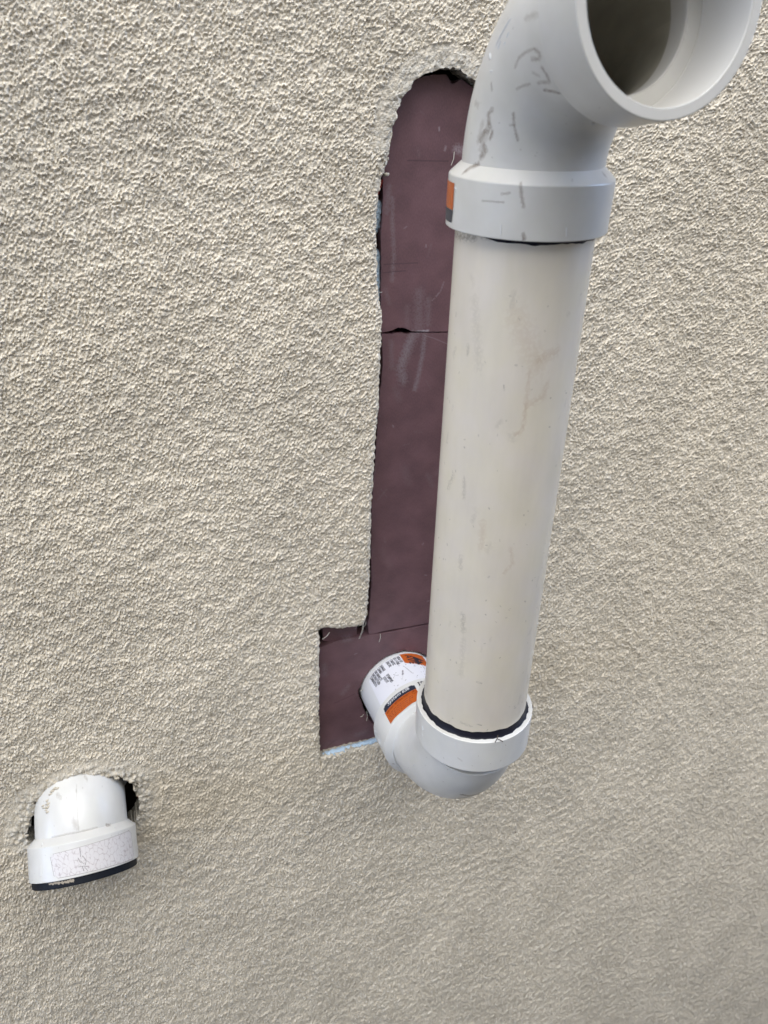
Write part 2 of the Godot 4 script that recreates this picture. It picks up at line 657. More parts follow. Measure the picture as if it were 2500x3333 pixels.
	for j in ny:
		for i in nx:
			var id := j * nx + i
			if used[id] == 0:
				continue
			if keep[id] == 2:
				var l := maxi(i - 1, 0)
				var r := mini(i + 1, nx - 1)
				var g := Vector2((edge[j * nx + r] - edge[j * nx + l]) / (xs[r] - xs[l]), (edge[mini(j + 1, ny - 1) * nx + i] - edge[maxi(j - 1, 0) * nx + i]) / (ys[mini(j + 1, ny - 1)] - ys[maxi(j - 1, 0)]))
				if g.length_squared() > 0.2:
					pos[id] -= (g / g.length_squared() * edge[id] * 0.95).limit_length(0.0014)
	var cream := Color(0.76, 0.685, 0.56)
	for j in ny:
		for i in nx:
			var id := j * nx + i
			if used[id] == 0:
				continue
			var l := maxi(i - 1, 0)
			var r := mini(i + 1, nx - 1)
			var dn := maxi(j - 1, 0)
			var up := mini(j + 1, ny - 1)
			var nn := Vector3(-(hgt[j * nx + r] - hgt[j * nx + l]) / (xs[r] - xs[l]), -(hgt[up * nx + i] - hgt[dn * nx + i]) / (ys[up] - ys[dn]), 1.0).normalized()
			var p := pos[id]
			var qx := p.x * 1000.0
			var qy := p.y * 1000.0
			var f := 1.0 + 0.10 * tone.get_noise_2d(qx, qy) + 0.10 * broad.get_noise_2d(qx, qy)
			var col := Color(cream.r * f, cream.g * f, cream.b * f)
			var e := edge[id]
			if e < 0.024:            # pale scraped render and loosened plaster round the cuts
				var reach := 0.006 + 0.004 * flake.get_noise_2d(qx, qy)
				var strong := 0.4
				if p.y > 0.42:
					reach = 0.015 + 0.010 * flake.get_noise_2d(qx, qy)
					strong = 0.85
				elif p.x < -0.25:
					reach = 0.017 + 0.014 * flake.get_noise_2d(qx, qy)
					strong = 0.85
				var k := clampf((1.0 - e / maxf(reach, 0.001)) * 2.0, 0.0, 1.0)
				var pale := Color(0.64, 0.60, 0.52)
				if flake.get_noise_2d(qx * 1.7 + 40.0, qy * 1.7) > 0.22:
					pale = Color(0.47, 0.42, 0.34)
				col = col.lerp(pale * f, k * strong)
			for s in speck_cells.get(Vector2i((p * 100.0).floor()), []):
				var q: Vector2 = specks[s] - p
				var size: float = 0.0012 + 0.0016 * fposmod(s * 0.618, 1.0)
				q.y *= 1.0 + fposmod(s * 0.37, 1.0) * 1.5
				var dd := q.length() / size + rag.get_noise_2d(qx * 2.0, qy * 2.0) * 0.8
				if dd < 1.0:
					col = col.lerp(Color(0.13, 0.11, 0.09), clampf((1.0 - dd) * 2.0, 0.0, 0.8))
			remap[id] = sh.v.size()
			sh.v.append(Vector3(p.x, p.y, STUCCO_Z + hgt[id]))
			sh.n.append(nn)
			sh.c.append(col)
			sh.uv.append(Vector2.ZERO)
	var ix := PackedInt32Array()
	ix.resize(quads.size() * 6)
	var w := 0
	for a in quads:
		var p0 := remap[a]
		var p1 := remap[a + 1]
		var p2 := remap[a + nx + 1]
		var p3 := remap[a + nx]
		ix[w] = p0
		ix[w + 1] = p2
		ix[w + 2] = p1
		ix[w + 3] = p0
		ix[w + 4] = p3
		ix[w + 5] = p2
		w += 6
	sh.ix = ix
	put("stucco", sh, M.stucco, wall)
	# the cut faces round the openings
	var isq := {}
	for a in quads:
		if keep[a] == 2 or keep[a + 1] == 2 or keep[a + nx] == 2 or keep[a + nx + 1] == 2:
			isq[a] = true
	for a in isq:
		for side in [[0, 1, -nx], [nx, nx + 1, nx], [0, nx, -1], [1, nx + 1, 1]]:
			var i0: int = a + side[0]
			var i1: int = a + side[1]
			var other: int = a + side[2]
			if keep[i0] == 2 and keep[i1] == 2 and not isq.has(other):
				var q0 := sh.v[remap[i0]]
				var q1 := sh.v[remap[i1]]
				var inw := Vector2(side[2] % nx, 0.0) if absi(side[2]) == 1 else Vector2(0.0, signf(side[2]))
				var nn := Vector3(inw.x, inw.y, 0.15).normalized()
				var steps := 4
				var last := []
				for s in steps + 1:
					var z := lerpf(0.0, -0.021, float(s) / steps)
					var row := []
					for q in [q0, q1]:
						var jut := rag.get_noise_3d(q.x * 900.0, q.y * 900.0, z * 900.0) * 0.0012 * (0.0 if s == 0 else 1.0)
						row.append(rim.vert(Vector3(q.x - inw.x * jut, q.y - inw.y * jut, q.z + z), nn))
					if s > 0:
						rim.quad(last[0], last[1], row[1], row[0])
					last = row
	put("cut_edge", rim, M.cut, wall, "grey brown cut edge of the stucco round both openings")

	# the rest of the wall beyond the picture
	var farm := Shape.new()
	var step := 0.05
	for jy in range(-33, 60):
		for ixx in range(-80, 100):
			var c := Vector2(ixx + 0.5, jy + 0.5) * step
			var out := -1.0
			for pl in planes:
				out = maxf(out, (c - pl[0]).dot(pl[1]))
			if out > 0.03:
				var nn := Vector3(0, 0, 1)
				var ids := []
				for k in [[0, 0], [1, 0], [1, 1], [0, 1]]:
					ids.append(farm.vert(Vector3((ixx + k[0]) * step, (jy + k[1]) * step, STUCCO_Z - 0.0004), nn, Vector2.ZERO, Color(cream.r * 0.91, cream.g * 0.905, cream.b * 0.89)))  # tint lowered to stand in for the shade between modelled grains
				farm.quad(ids[0], ids[1], ids[2], ids[3])
	put("outer_stucco", farm, M.stucco_far, wall)
	var core := Shape.new()
	core.box(Vector3(0.5, 0.65, -0.31), Vector3(4.5, 2.3, 0.1))
	put("sheathing", core, M.sheathing, wall)
	build_boards(wall)


func slab(poly: PackedVector2Array, z: float, thick: float, hole_from := -1) -> Shape:
	# a board of that outline: front face, chamfer and sides
	var sh := Shape.new()
	var tris := Geometry2D.triangulate_polygon(poly)
	var ids := []
	for p in poly:
		ids.append(sh.vert(Vector3(p.x, p.y, z), Vector3(0, 0, 1), board_uv(p)))
	for i in range(0, tris.size(), 3):
		sh.tri(ids[tris[i]], ids[tris[i + 1]], ids[tris[i + 2]])
	var ccw := not Geometry2D.is_polygon_clockwise(poly)
	for i in poly.size():
		var p := poly[i]
		var q := poly[(i + 1) % poly.size()]
		var d := (q - p).normalized()
		var nn := Vector3(d.y, -d.x, 0.0) * (1.0 if ccw else -1.0)
		var a := sh.vert(Vector3(p.x, p.y, z), nn, board_uv(p))
		var b := sh.vert(Vector3(q.x, q.y, z), nn, board_uv(q))
		var c := sh.vert(Vector3(q.x, q.y, z - thick), nn, board_uv(q))
		var e := sh.vert(Vector3(p.x, p.y, z - thick), nn, board_uv(p))
		sh.quad(a, b, c, e)
	return sh


func board_uv(p: Vector2) -> Vector2:
	return Vector2((p.x + 0.12) / 0.24, (p.y + 0.22) / 0.74)


func ragged(list: Array, amp: float, seed_: int) -> PackedVector2Array:
	# an outline in millimetres, cut into short steps with a torn edge
	var n := noise(FastNoiseLite.TYPE_SIMPLEX, 0.35, seed_, 3)
	var src := mm(list)
	var o := PackedVector2Array()
	for i in src.size():
		var p := src[i]
		var q := src[(i + 1) % src.size()]
		var d := (q - p)
		var cnt := maxi(1, int(d.length() / 0.0016))
		var nrm := Vector2(d.y, -d.x).normalized()
		for k in cnt:
			var r := p + d * (float(k) / cnt)
			o.append(r + nrm * n.get_noise_2d(r.x * 1000.0, r.y * 1000.0) * amp * 0.001)
	return o


func build_boards(wall: Node3D) -> void:
	# colour of the boards: maroon with fine lengthwise fibre, scuffs and smears of pale plaster
	var w := 480
	var h := 1480
	var im := Image.create(w, h, false, Image.FORMAT_RGB8)
	var fib := noise(FastNoiseLite.TYPE_SIMPLEX, 1.0, 41, 2)
	var cloud := noise(FastNoiseLite.TYPE_SIMPLEX, 0.012, 42, 3)
	for yy in h:
		for xx in w:
			var f := 1.0 + 0.065 * fib.get_noise_2d(xx * 0.5, yy * 0.16) + 0.09 * cloud.get_noise_2d(xx, yy)
			im.set_pixel(xx, yy, Color(0.425 * f, 0.318 * f, 0.335 * f))
	var px := Vector2(w / 240.0, h / 740.0)
	var off := Vector2(-120, -220)
	var pn := noise(FastNoiseLite.TYPE_SIMPLEX, 0.16, 43, 3)
	var grey := Color(0.53, 0.485, 0.50)
	var pale := Color(0.62, 0.58, 0.60)
	for m in [[[-2, 281, -8, 264, -13, 252, -10, 240], 6.5, 0.85], [[-5, 279, -12, 258], 4.0, 0.6], [[9, 280, 8, 262, 5, 243, 2, 230], 3.2, 0.85], [[4, 286, 2, 300, 2, 318], 6.5, 0.5], [[-8, 288, -9, 306], 4.0, 0.35], [[12, 290, 11, 312], 4.0, 0.5], [[-23, 276, -22, 253], 3.4, 0.45], [[-26, 395, -25, 372, -23, 352, -24, 330], 2.8, 0.65], [[-29, 404, -31, 384], 3.2, 0.6], [[-30, 322, -26, 310], 3.0, 0.35], [[-18, 232, -14, 222], 5.0, 0.25], [[-5, 150, 0, 135], 6.0, 0.22], [[20, 140, 26, 128], 4.0, 0.3], [[-26, 60, -16, 40], 6.0, 0.16]]:
		var q := []
		for i in range(0, m[0].size(), 2):
			q.append(Vector2(m[0][i], m[0][i + 1]))
		smear(im, q, m[1], grey, m[2], pn, px, off, 0.8)
	smear(im, [Vector2(29, 432), Vector2(36, 430)], 4.5, pale, 0.85, pn, px, off, 0.6)
	smear(im, [Vector2(19, 433), Vector2(18.5, 431)], 1.5, pale, 0.7, pn, px, off, 0.6)
	smear(im, [Vector2(12.3, 447), Vector2(12.6, 445)], 1.0, pale, 0.9, pn, px, off, 0.4)
	smear(im, [Vector2(25, 326), Vector2(22, 318), Vector2(15, 311)], 1.0, pale, 0.6, pn, px, off, 1.0)
	smear(im, [Vector2(9, 280), Vector2(19, 276.6), Vector2(31.6, 271)], 0.5, pale, 0.6, pn, px, off, 0.4)
	smear(im, [Vector2(2, 283.6), Vector2(12, 284)], 1.6, Color(0.72, 0.70, 0.73), 0.9, pn, px, off, 0.8)
	for k in 26:
		var p := Vector2(rng.randf_range(-95, 30), rng.randf_range(-190, 480))
		if p.y > -40 and p.x < -36:
			p.x += 50
		smear(im, [p, p + Vector2(rng.randf_range(-8, 8), rng.randf_range(-14, 14))], rng.randf_range(0.6, 2.4), grey, rng.randf_range(0.15, 0.4), pn, px, off, 1.2)
	for k in 16:
		var p := Vector2(rng.randf_range(-100, 30), rng.randf_range(-190, 470))
		smear(im, [p, p + Vector2(rng.randf_range(-3, 3), rng.randf_range(-3, 3))], rng.randf_range(0.7, 1.2), pale, 0.6, pn, px, off, 0.5)
	for s in [[-66, -43, -60, -43], [-50, -183, -40, -182], [-89, -72, -88, -84], [-62, -108, -68, -116]]:
		smear(im, [Vector2(s[0], s[1]), Vector2(s[2], s[3])], 5.0, grey, 0.5, pn, px, off, 1.0)
	for s in [[-14, 422.8, 22, 422.7], [-32, 342.8, -1, 343.2], [-33, 336, -12, 337], [-87, -191, -78, -184], [-49, -125, -53, -129], [-54, -121, -78, -128]]:
		smear(im, [Vector2(s[0], s[1]), Vector2(s[2], s[3])], 0.5, Color(0.27, 0.20, 0.22), 0.7, pn, px, off, 0.4)
	var bm := mat("maroon_board", Color.WHITE, 0.5, 0.45)
	bm.albedo_texture = ImageTexture.create_from_image(im)
	bm.texture_repeat = false
	M.board = bm

	put("backing_board", slab(ragged([-32, 285.2, -24, 286.2, -20, 287.4, -16.3, 289.2, -14.5, 287.9, -12, 288.6, -9, 287.6, -3.4, 284.7, 5.2, 283.9, 12.8, 283.2, 32, 282.5, 57, 282.5, 57, 430, 54, 452, 48, 466, 43, 473.5, 39.5, 476.4, 29.3, 481.6, 22, 477.5, 16.3, 484, 6.9, 483.7, -3, 482, -9.1, 479.2, -16, 474, -24, 463, -31, 445, -35, 425, -33.9, 396, -34.2, 378.6, -35, 368, -33.8, 333, -33.6, 307], 0.5, 51), BOARD_Z, 0.018), bm, wall, "upper maroon backing board with rounded top")
	put("backing_board", slab(ragged([-31.9, 284.4, -30.8, 266.6, -30.3, 258.1, -31.1, 244, -33.1, 217.7, -35.3, 168.7, -38, 116.5, -37.4, 56.6, -36.4, 22.8, -37.8, -11.9, -39.6, -27.5, -37.9, -41.6, -31.6, -42.4, -24.5, -41.7, -2.5, -42.1, 32.4, -42.9, 57, -42.5, 57, 281.6, 32, 281.6, 12.8, 282.5, 5.2, 282.8, -3.4, 283.4, -7.4, 282.4, -12.9, 283.9, -23.8, 283.4], 0.45, 52), BOARD_Z, 0.018), bm, wall, "long middle maroon backing board with pale smears")
	# the square board with its torn hole
	var n := noise(FastNoiseLite.TYPE_SIMPLEX, 0.2, 53, 3)
	var outer := ragged([-95, -199.6, -95.5, -120, -93.5, -46, -86, -44.5, -73, -41.6, -52.3, -42.7, -38.3, -42.6, -20.5, -44.2, 32.4, -44.6, 86, -43, 87, -110, 86, -186, 20, -191, -26, -194, -54, -195.8, -73, -197.9], 0.4, 54)
	var mid := Vector2(-1.1, -120.9)
	var torn := [[0, 46], [60, 46], [77, 45.4], [84, 48], [92, 45.6], [103, 45.2], [108, 46.4], [116, 45.1], [140, 45.1], [152, 45.8], [168, 45.8], [178, 48], [186, 46.6], [198, 45.3], [211, 47.8], [226, 52], [238, 58], [250, 61], [270, 59], [300, 50], [330, 46.5], [360, 46]]
	var ring := Shape.new()
	var inner_pts := []
	var outer_pts := []
	var top_z := BOARD_Z + 0.0005
	for k in 240:
		var a := TAU * k / 240.0
		var dir := Vector2(cos(a), sin(a))
		var r := 0.7 + (1.3 if dir.y > 0.0 else 0.8) * n.get_noise_2d(dir.x * 90.0, dir.y * 90.0)
		var deg := rad_to_deg(a)
		for q in torn.size() - 1:
			if deg >= torn[q][0] and deg < torn[q + 1][0]:
				r += lerpf(torn[q][1], torn[q + 1][1], (deg - torn[q][0]) / (torn[q + 1][0] - torn[q][0]))
		var far := mid * 0.001 + dir
		var hit := far
		for i in outer.size():
			var x = Geometry2D.segment_intersects_segment(mid * 0.001, far, outer[i], outer[(i + 1) % outer.size()])
			if x != null and x.distance_to(mid * 0.001) < hit.distance_to(mid * 0.001):
				hit = x
		inner_pts.append((mid + dir * r) * 0.001)
		outer_pts.append(hit)
	for k in 240:
		var k2 := (k + 1) % 240
		var ids := []
		for p in [inner_pts[k], inner_pts[k2], outer_pts[k2], outer_pts[k]]:
			ids.append(ring.vert(Vector3(p.x, p.y, top_z), Vector3(0, 0, 1), board_uv(p)))
		ring.quad(ids[0], ids[1], ids[2], ids[3])
		for pair in [[inner_pts[k], inner_pts[k2], -1.0], [outer_pts[k], outer_pts[k2], 1.0]]:
			var p: Vector2 = pair[0]
			var q: Vector2 = pair[1]
			var nn: Vector2 = (p - mid * 0.001).normalized() * pair[2]
			var ids2 := []
			for e in [[p, 0.0], [q, 0.0], [q, 0.016], [p, 0.016]]:
				ids2.append(ring.vert(Vector3(e[0].x, e[0].y, top_z - e[1]), Vector3(nn.x, nn.y, 0), board_uv(e[0])))
			ring.quad(ids2[0], ids2[1], ids2[2], ids2[3])
	put("backing_board", ring, bm, wall, "square maroon backing board with a torn round hole")
	put("backing_board", slab(ragged([-90, -8, -88.3, -41.5, -77.4, -45, -67.4, -45.2, -50.3, -47, -51, -8], 0.4, 55), BOARD_Z - 0.0035, 0.012), bm, wall, "small recessed maroon board piece at the corner")
	# pale blue foam left in the gaps
	var fo := Shape.new()
	blob_strip(fo, [Vector3(-97, -197, -166.5), Vector3(-85, -196.5, -166), Vector3(-70, -196, -166.5), Vector3(-50, -195.5, -167), Vector3(-26, -195, -167), Vector3(20, -195, -168)], [3.6, 4.6, 4.2, 3.8, 3.8, 3.6], 61)
	put("foam_strip", fo, M.foam, wall, "pale blue foam along the foot of the square opening")
	var fo2 := Shape.new()
	blob_strip(fo2, [Vector3(-37, 394, -180), Vector3(-37, 384, -180), Vector3(-37.5, 374, -180), Vector3(-39.5, 365, -180)], [4.6, 5.0, 4.6, 3.0], 62)
	put("foam_strip", fo2, M.foam, wall, "pale blue foam in the gap left of the upper board")
	var fo3 := Shape.new()
	blob_strip(fo3, [Vector3(-37.5, 356, -178), Vector3(-36.5, 336, -178), Vector3(-36, 316, -178), Vector3(-35, 298, -179)], [4.2, 4.0, 3.4, 2.2], 63)
	put("foam_strip", fo3, M.foam, wall, "thin pale blue foam in the gap above the crack")
	var rd := Shape.new()
	blob_strip(rd, [Vector3(-34.5, 409, -172), Vector3(-37, 404, -174), Vector3(-38.5, 399, -175), Vector3(-39, 393, -176)], [1.0, 1.8, 1.4, 1.0], 64)
	put("red_scrap", rd, M.red, wall)
	var rd2 := Shape.new()
	blob_strip(rd2, [Vector3(-296.0, -184, -171), Vector3(-295.0, -191, -169), Vector3(-294.0, -198, -169)], [1.4, 2.0, 1.6], 65)
	put("red_scrap", rd2, M.red, wall)
	# loose crumbs and torn fibres in and round the openings
	var cr := Shape.new()
	for p in [[-34, 413, -166, 2.2], [-33, 424, -168, 1.8], [-383, -163, -160, 2.4], [-378, -157, -160, 2.0], [-312, -151, -160, 2.2], [-299, -160, -160, 2.4], [-402, -184, -160, 2.4], [-405, -199, -160, 2.0], [-90, -197.5, -163, 1.8], [-80, -196.5, -162, 1.8], [21, 488, -162, 2.0], [31, 483, -162, 2.0]]:
		crumb(cr, Vector3(p[0], p[1], p[2]) * 0.001, p[3] * 0.001, int(p[0] * 7.0 + p[1]))
	var crn := put("stucco_crumb", cr, M.crumb, wall)
	crn.set_meta("kind", "stuff")
	var fb := Shape.new()
	for s in [[-48, -19, -163, -50, -44, -171], [-47.3, -19, -163, -49, -44, -171], [-45, -17, -163, -46.5, -27, -167], [-39, 322, -163, -34, 321, -169], [-40, 296, -162, -35, 300, -171], [27, 430, -172, 24, 420, -170], [-25, -43.5, -172, -27, -53, -170], [-44.5, -113, -171, -49, -114, -167], [-39, -150, -171, -41, -159, -166], [-43, -153, -171, -48, -152, -167], [-84, -24, -166, -93, -29, -163]]:
		var a := Vector3(s[0], s[1], s[2]) * 0.001
		var b := Vector3(s[3], s[4], s[5]) * 0.001
		thread(fb, [a, a.lerp(b, 0.5) + Vector3(0.0006, 0, 0.0008), b], 0.00032)
	var fbn := put("torn_fibre", fb, M.thread, wall)
	fbn.set_meta("kind", "stuff")


func thread(sh: Shape, pts: Array, r: float) -> void:
	for k in pts.size() - 1:
		var a: Vector3 = pts[k]
		var b: Vector3 = pts[k + 1]
		var t := (b - a).normalized()
		var u := t.cross(Vector3(0.3, 0.2, 0.93)).normalized()
		var w := t.cross(u)
		var base := sh.v.size()
		for q in [a, b]:
			for i in 5:
				var g := TAU * i / 5.0
				var d := u * cos(g) + w * sin(g)
				sh.vert(q + d * r, d)
		for i in 5:
			sh.quad(base + i, base + (i + 1) % 5, base + 5 + (i + 1) % 5, base + 5 + i)


# a lumpy strand through points given in millimetres
func blob_strip(sh: Shape, pts: Array, radii: Array, seed_: int) -> void:
	var n := noise(FastNoiseLite.TYPE_SIMPLEX, 0.18, seed_, 3)
	var rings := 34
	var seg := 16
	var base := sh.v.size()
	for j in rings + 1:
		var s := float(j) / rings * (pts.size() - 1)
		var k := mini(int(s), pts.size() - 2)
		var f := s - k
		var c: Vector3 = pts[k].lerp(pts[k + 1], f)
		var t: Vector3 = (pts[k + 1] - pts[k]).normalized()
		var cap := sqrt(clampf(1.0 - pow(absf(float(j) / rings * 2.0 - 1.0), 8.0), 0.0, 1.0))
		var r: float = lerpf(radii[k], radii[k + 1], f) * cap
		var u := t.cross(Vector3(0, 0, 1)).normalized()
		var w := t.cross(u)
		for i in seg:
			var g := TAU * i / seg
			var d := u * cos(g) + w * sin(g)
			var q := c + d * r
			sh.vert((c + d * r * (1.0 + 0.45 * n.get_noise_3d(q.x, q.y, q.z))) * 0.001, d)
	for j in rings:
		for i in seg:
			sh.quad(base + j * seg + i, base + j * seg + (i + 1) % seg, base + (j + 1) * seg + (i + 1) % seg, base + (j + 1) * seg + i)


func crumb(sh: Shape, c: Vector3, r: float, seed_: int) -> void:
	var n := noise(FastNoiseLite.TYPE_SIMPLEX, 0.9, seed_, 2)
	var base := sh.v.size()
	for j in 8:
		var th := PI * j / 7.0
		for i in 10:
			var ph := TAU * i / 10.0
			var d := Vector3(sin(th) * cos(ph), cos(th), sin(th) * sin(ph))
			sh.vert(c + d * r * (0.85 + 0.6 * n.get_noise_3d(d.x * 1.6, d.y * 1.6, d.z * 1.6)) * Vector3(1.3, 0.85, 0.55), d)
	for j in 7:
		for i in 10:
			sh.quad(base + j * 10 + i, base + j * 10 + (i + 1) % 10, base + (j + 1) * 10 + (i + 1) % 10, base + (j + 1) * 10 + i)


# ------------------------------------------------------------------ the long pipe with its two elbows
func build_flue() -> void:
	var root := thing("flue_pipe", "tall cream plastic pipe with a white elbow at each end, in front of the slot", "pipe")
	var bold := SystemFont.new()
	bold.font_names = PackedStringArray(["Droid Sans"])
	bold.font_weight = 700

	# the lower elbow turns from the pipe foot into the wall
	var leg := Vector3(-0.00618, -0.03512, -0.99936).normalized()
	var low := Path.new(Vector3.ZERO, Vector3(0, -1, 0), leg, 0.11479, 0.11479, 0.09818)
	var ro := 0.05069
	# stub coming out of the wall; distances on it count from the corner of the elbow
	var stub := run(low.corner, low.tb, low.u, 0.26)
	var stub_node := put("stub_pipe", sweep(stub, [[0.075, PIPE_R], [0.26, PIPE_R], [0.26, PIPE_BORE], [0.075, PIPE_BORE]], 96, true, func(s, _r): return s * 4.0), M.fitting, root)
	add_warning_label(stub_node, stub, bold)
	var body := put("lower_elbow", fitting(low, ro, 0.0328), fitting_material(1), root)
	var low_b := collar_b(low)
	add_brand_sticker(body, low_b, ro, bold)
	var mk := Shape.new()
	for b in [[3.3, 134, 10.3, 133, 0.9], [3.6, 89.5, 10.0, 89.5, 0.9], [10.5, 176.5, 14.0, 173.5, 0.7], [14.0, 173.5, 14.6, 176.5, 0.7], [18.0, 175.5, 21.0, 173, 0.7]]:
		raised_bar(mk, low, ro, b)
	raised_bar(mk, low, NECK_R, [87, 177.5, 97, 174.5, 0.9])
	for b in [[47, 178, 39, 182, 0.8], [37, 179, 30, 185, 0.8], [35, 176, 31, 173, 0.8], [29, 176, 27, 172, 0.8]]:
		raised_bar(mk, low_b, ro, b)
	var mkn := put("mould_mark", mk, M.fitting, body)
	mkn.set_meta("kind", "stuff")
	put("glue_bead", glue_ring(Transform3D(), 1.0, 71), M.glue, body, "dark glue bead squeezed out round the foot of the pipe")

	var grit := Shape.new()
	for t in [[[263, 0.0515, 0.4], [266, 0.0490, 1.6], [268, 0.0470, 3.0]], [[266, 0.0490, 1.6], [269, 0.0505, 0.8], [271, 0.0515, -0.6]], [[336, 0.0512, -1.0], [338, 0.0518, -3.5], [337, 0.0520, -5.0]]]:
		var pts := []
		for q in t:
			pts.append(Vector3(cos(deg_to_rad(-q[0])) * q[1], q[2] * 0.001, sin(deg_to_rad(-q[0])) * q[1]))
		thread(grit, pts, 0.00035)
	var grit_node := put("stuck_debris", grit, mat("brown_debris", lin(0.08, 0.06, 0.045), 0.9), body)
	grit_node.set_meta("kind", "stuff")

	# the long pipe
	var pipe := run(Vector3(0, -0.035, 0), Vector3(0, 1, 0), Vector3(1, 0, 0), 0.46)
	put("long_pipe", sweep(pipe, [[0.0, PIPE_BORE], [0.0, PIPE_R], [0.46, PIPE_R], [0.46, PIPE_BORE]], 128, true, func(s, _o): return s / 0.46), pipe_material(), root)

	# upper elbow, a little askew on the pipe, its mouth towards the yard
	var ua := Vector3(-0.02175, 0.99814, 0.05698).normalized()
	var ub := Vector3(0.00353, 0.10298, 0.99468).normalized()
	var upp := Path.new(Vector3(0, 0.39261, 0), ua, ub, 0.09952, 0.10503, 0.0640)
	var ro2 := 0.05084
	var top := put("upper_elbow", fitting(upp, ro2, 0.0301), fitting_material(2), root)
	var mk2 := Shape.new()
	for b in [[2.2, 224, 8.8, 223.5, 0.9], [2.5, 267.5, 8.8, 266.5, 0.9], [24, 178.5, 23, 181.5, 0.8], [11, 179, 11, 181, 0.8]]:
		raised_bar(mk2, upp, ro2, b)
	for b in [[91.5, 168, 91.2, 173, 2.6], [88, 179, 90, 182, 1.0], [112, 176, 109, 178, 0.9], [107.4, 178.5, 105.6, 180, 0.9], [147, 181, 151, 180, 1.1], [146, 184.5, 143, 184, 1.1], [96, 172, 116, 169, 0.7], [99, 176, 104, 174, 0.6], [107.3, 268.5, 108, 272.5, 1.2]]:
		raised_bar(mk2, upp, NECK_R, b)
	var mk2n := put("mould_mark", mk2, M.fitting, top)
	mk2n.set_meta("kind", "stuff")
	var st := put("sticker", patch(upp, ro2 + 0.0003, [Vector2(0.0110, 150), Vector2(0.0110, 178.5), Vector2(0.0260, 178.0), Vector2(0.0260, 150)], 12, 4), M.print_orange, top)
	put("dark_band", patch(upp, ro2 + 0.0003, [Vector2(0.0035, 150), Vector2(0.0035, 177.5), Vector2(0.0108, 178.5), Vector2(0.0108, 150)], 12, 2), M.print_navy, st)
	put("glue_bead", glue_ring(Transform3D(Basis(upp.u, -ua, upp.u.cross(-ua)), upp.a), -1.0, 72), M.glue, top, "dark glue line under the rim of the upper elbow")


func raised_bar(sh: Shape, path: Path, r: float, b: Array) -> void:
	# a low rounded rib from (s, phi) to (s, phi), b[4] millimetres wide
	var a := Vector2(b[0] * 0.001, deg_to_rad(b[1]))
	var c := Vector2(b[2] * 0.001, deg_to_rad(b[3]))
	var dir := Vector2(c.x - a.x, (c.y - a.y) * r).normalized()
	var side := Vector2(-dir.y, dir.x)
	var half: float = b[4] * 0.0005
	var base := sh.v.size()
	for i in 7:
		var f := i / 6.0
		var q := a.lerp(c, f)
		var end := sqrt(clampf(1.0 - pow(absf(f * 2.0 - 1.0), 6.0), 0.02, 1.0))
		for k in 5:
			var e := (k - 2) / 2.0
			var s := q.x + side.x * half * e * end
			var phi := q.y + side.y * half * e * end / r
			var n := path.normal(s, phi)
			var f2 := path.frame(s)
			var across: Vector3 = f2[1] * side.x + (f2[2] * cos(phi) - path.u * sin(phi)) * side.y
			sh.vert(path.at(s, phi, r - 0.0002 + 0.0008 * end * (1.0 - e * e)), (n + across * e * 0.9).normalized())
	for i in 6:
		for k in 4:
			var q := base + i * 5 + k
			sh.quad(q, q + 1, q + 6, q + 5)


func glue_ring(place: Transform3D, way: float, seed_: int) -> Shape:
	# a wavy band of glue on the pipe just outside a socket (local +y leaves the socket), with a fillet down to its rim
	var n := noise(FastNoiseLite.TYPE_SIMPLEX, 0.8, seed_, 2)
	var sh := Shape.new()
	var seg := 200
	for i in seg + 1:
		var a := TAU * i / seg
		var wav := n.get_noise_2d(cos(a) * 3.0, sin(a) * 3.0)
		var tall := 0.0056 + 0.0013 * wav
		var wide := 0.0024 + 0.0007 * n.get_noise_2d(cos(a) * 6.0 + 9.0, sin(a) * 6.0)
		if way < 0.0:
			# only the front and right show glue
			var f := smoothstep(-0.3, 0.5, cos(a + deg_to_rad(65.0)))
			tall = (0.0027 + 0.0010 * wav) * f + 0.0002
			wide = 0.0004 + 0.0010 * f
		var r := Vector3(cos(a), 0, sin(a))
		var top := maxf(tall, 0.0034)
		var prof := [[PIPE_R + wide, -0.0010], [PIPE_R + wide, 0.0005], [PIPE_R + wide * 0.45, 0.0016], [PIPE_R + 0.0005, 0.0028], [PIPE_R + 0.0003, top], [PIPE_R - 0.0001, top + 0.0003]]
		if way < 0.0:
			prof = [[PIPE_R + wide, -0.0010], [PIPE_R + wide, 0.0002], [PIPE_R + wide * 0.6, tall * 0.5], [PIPE_R + 0.0004, tall * 0.8], [PIPE_R + 0.0003, tall], [PIPE_R - 0.0001, tall + 0.0002]]
		for k in 6:
			sh.vert(place * Vector3(r.x * prof[k][0], prof[k][1], r.z * prof[k][0]), (place.basis * (r + Vector3(0, 1.5 if k == 1 else (0.3 if k < 4 else 0.05), 0))).normalized())
	for i in seg:
		for k in 5:
			var q := i * 6 + k
			sh.quad(q, q + 1, q + 7, q + 6)
	return sh


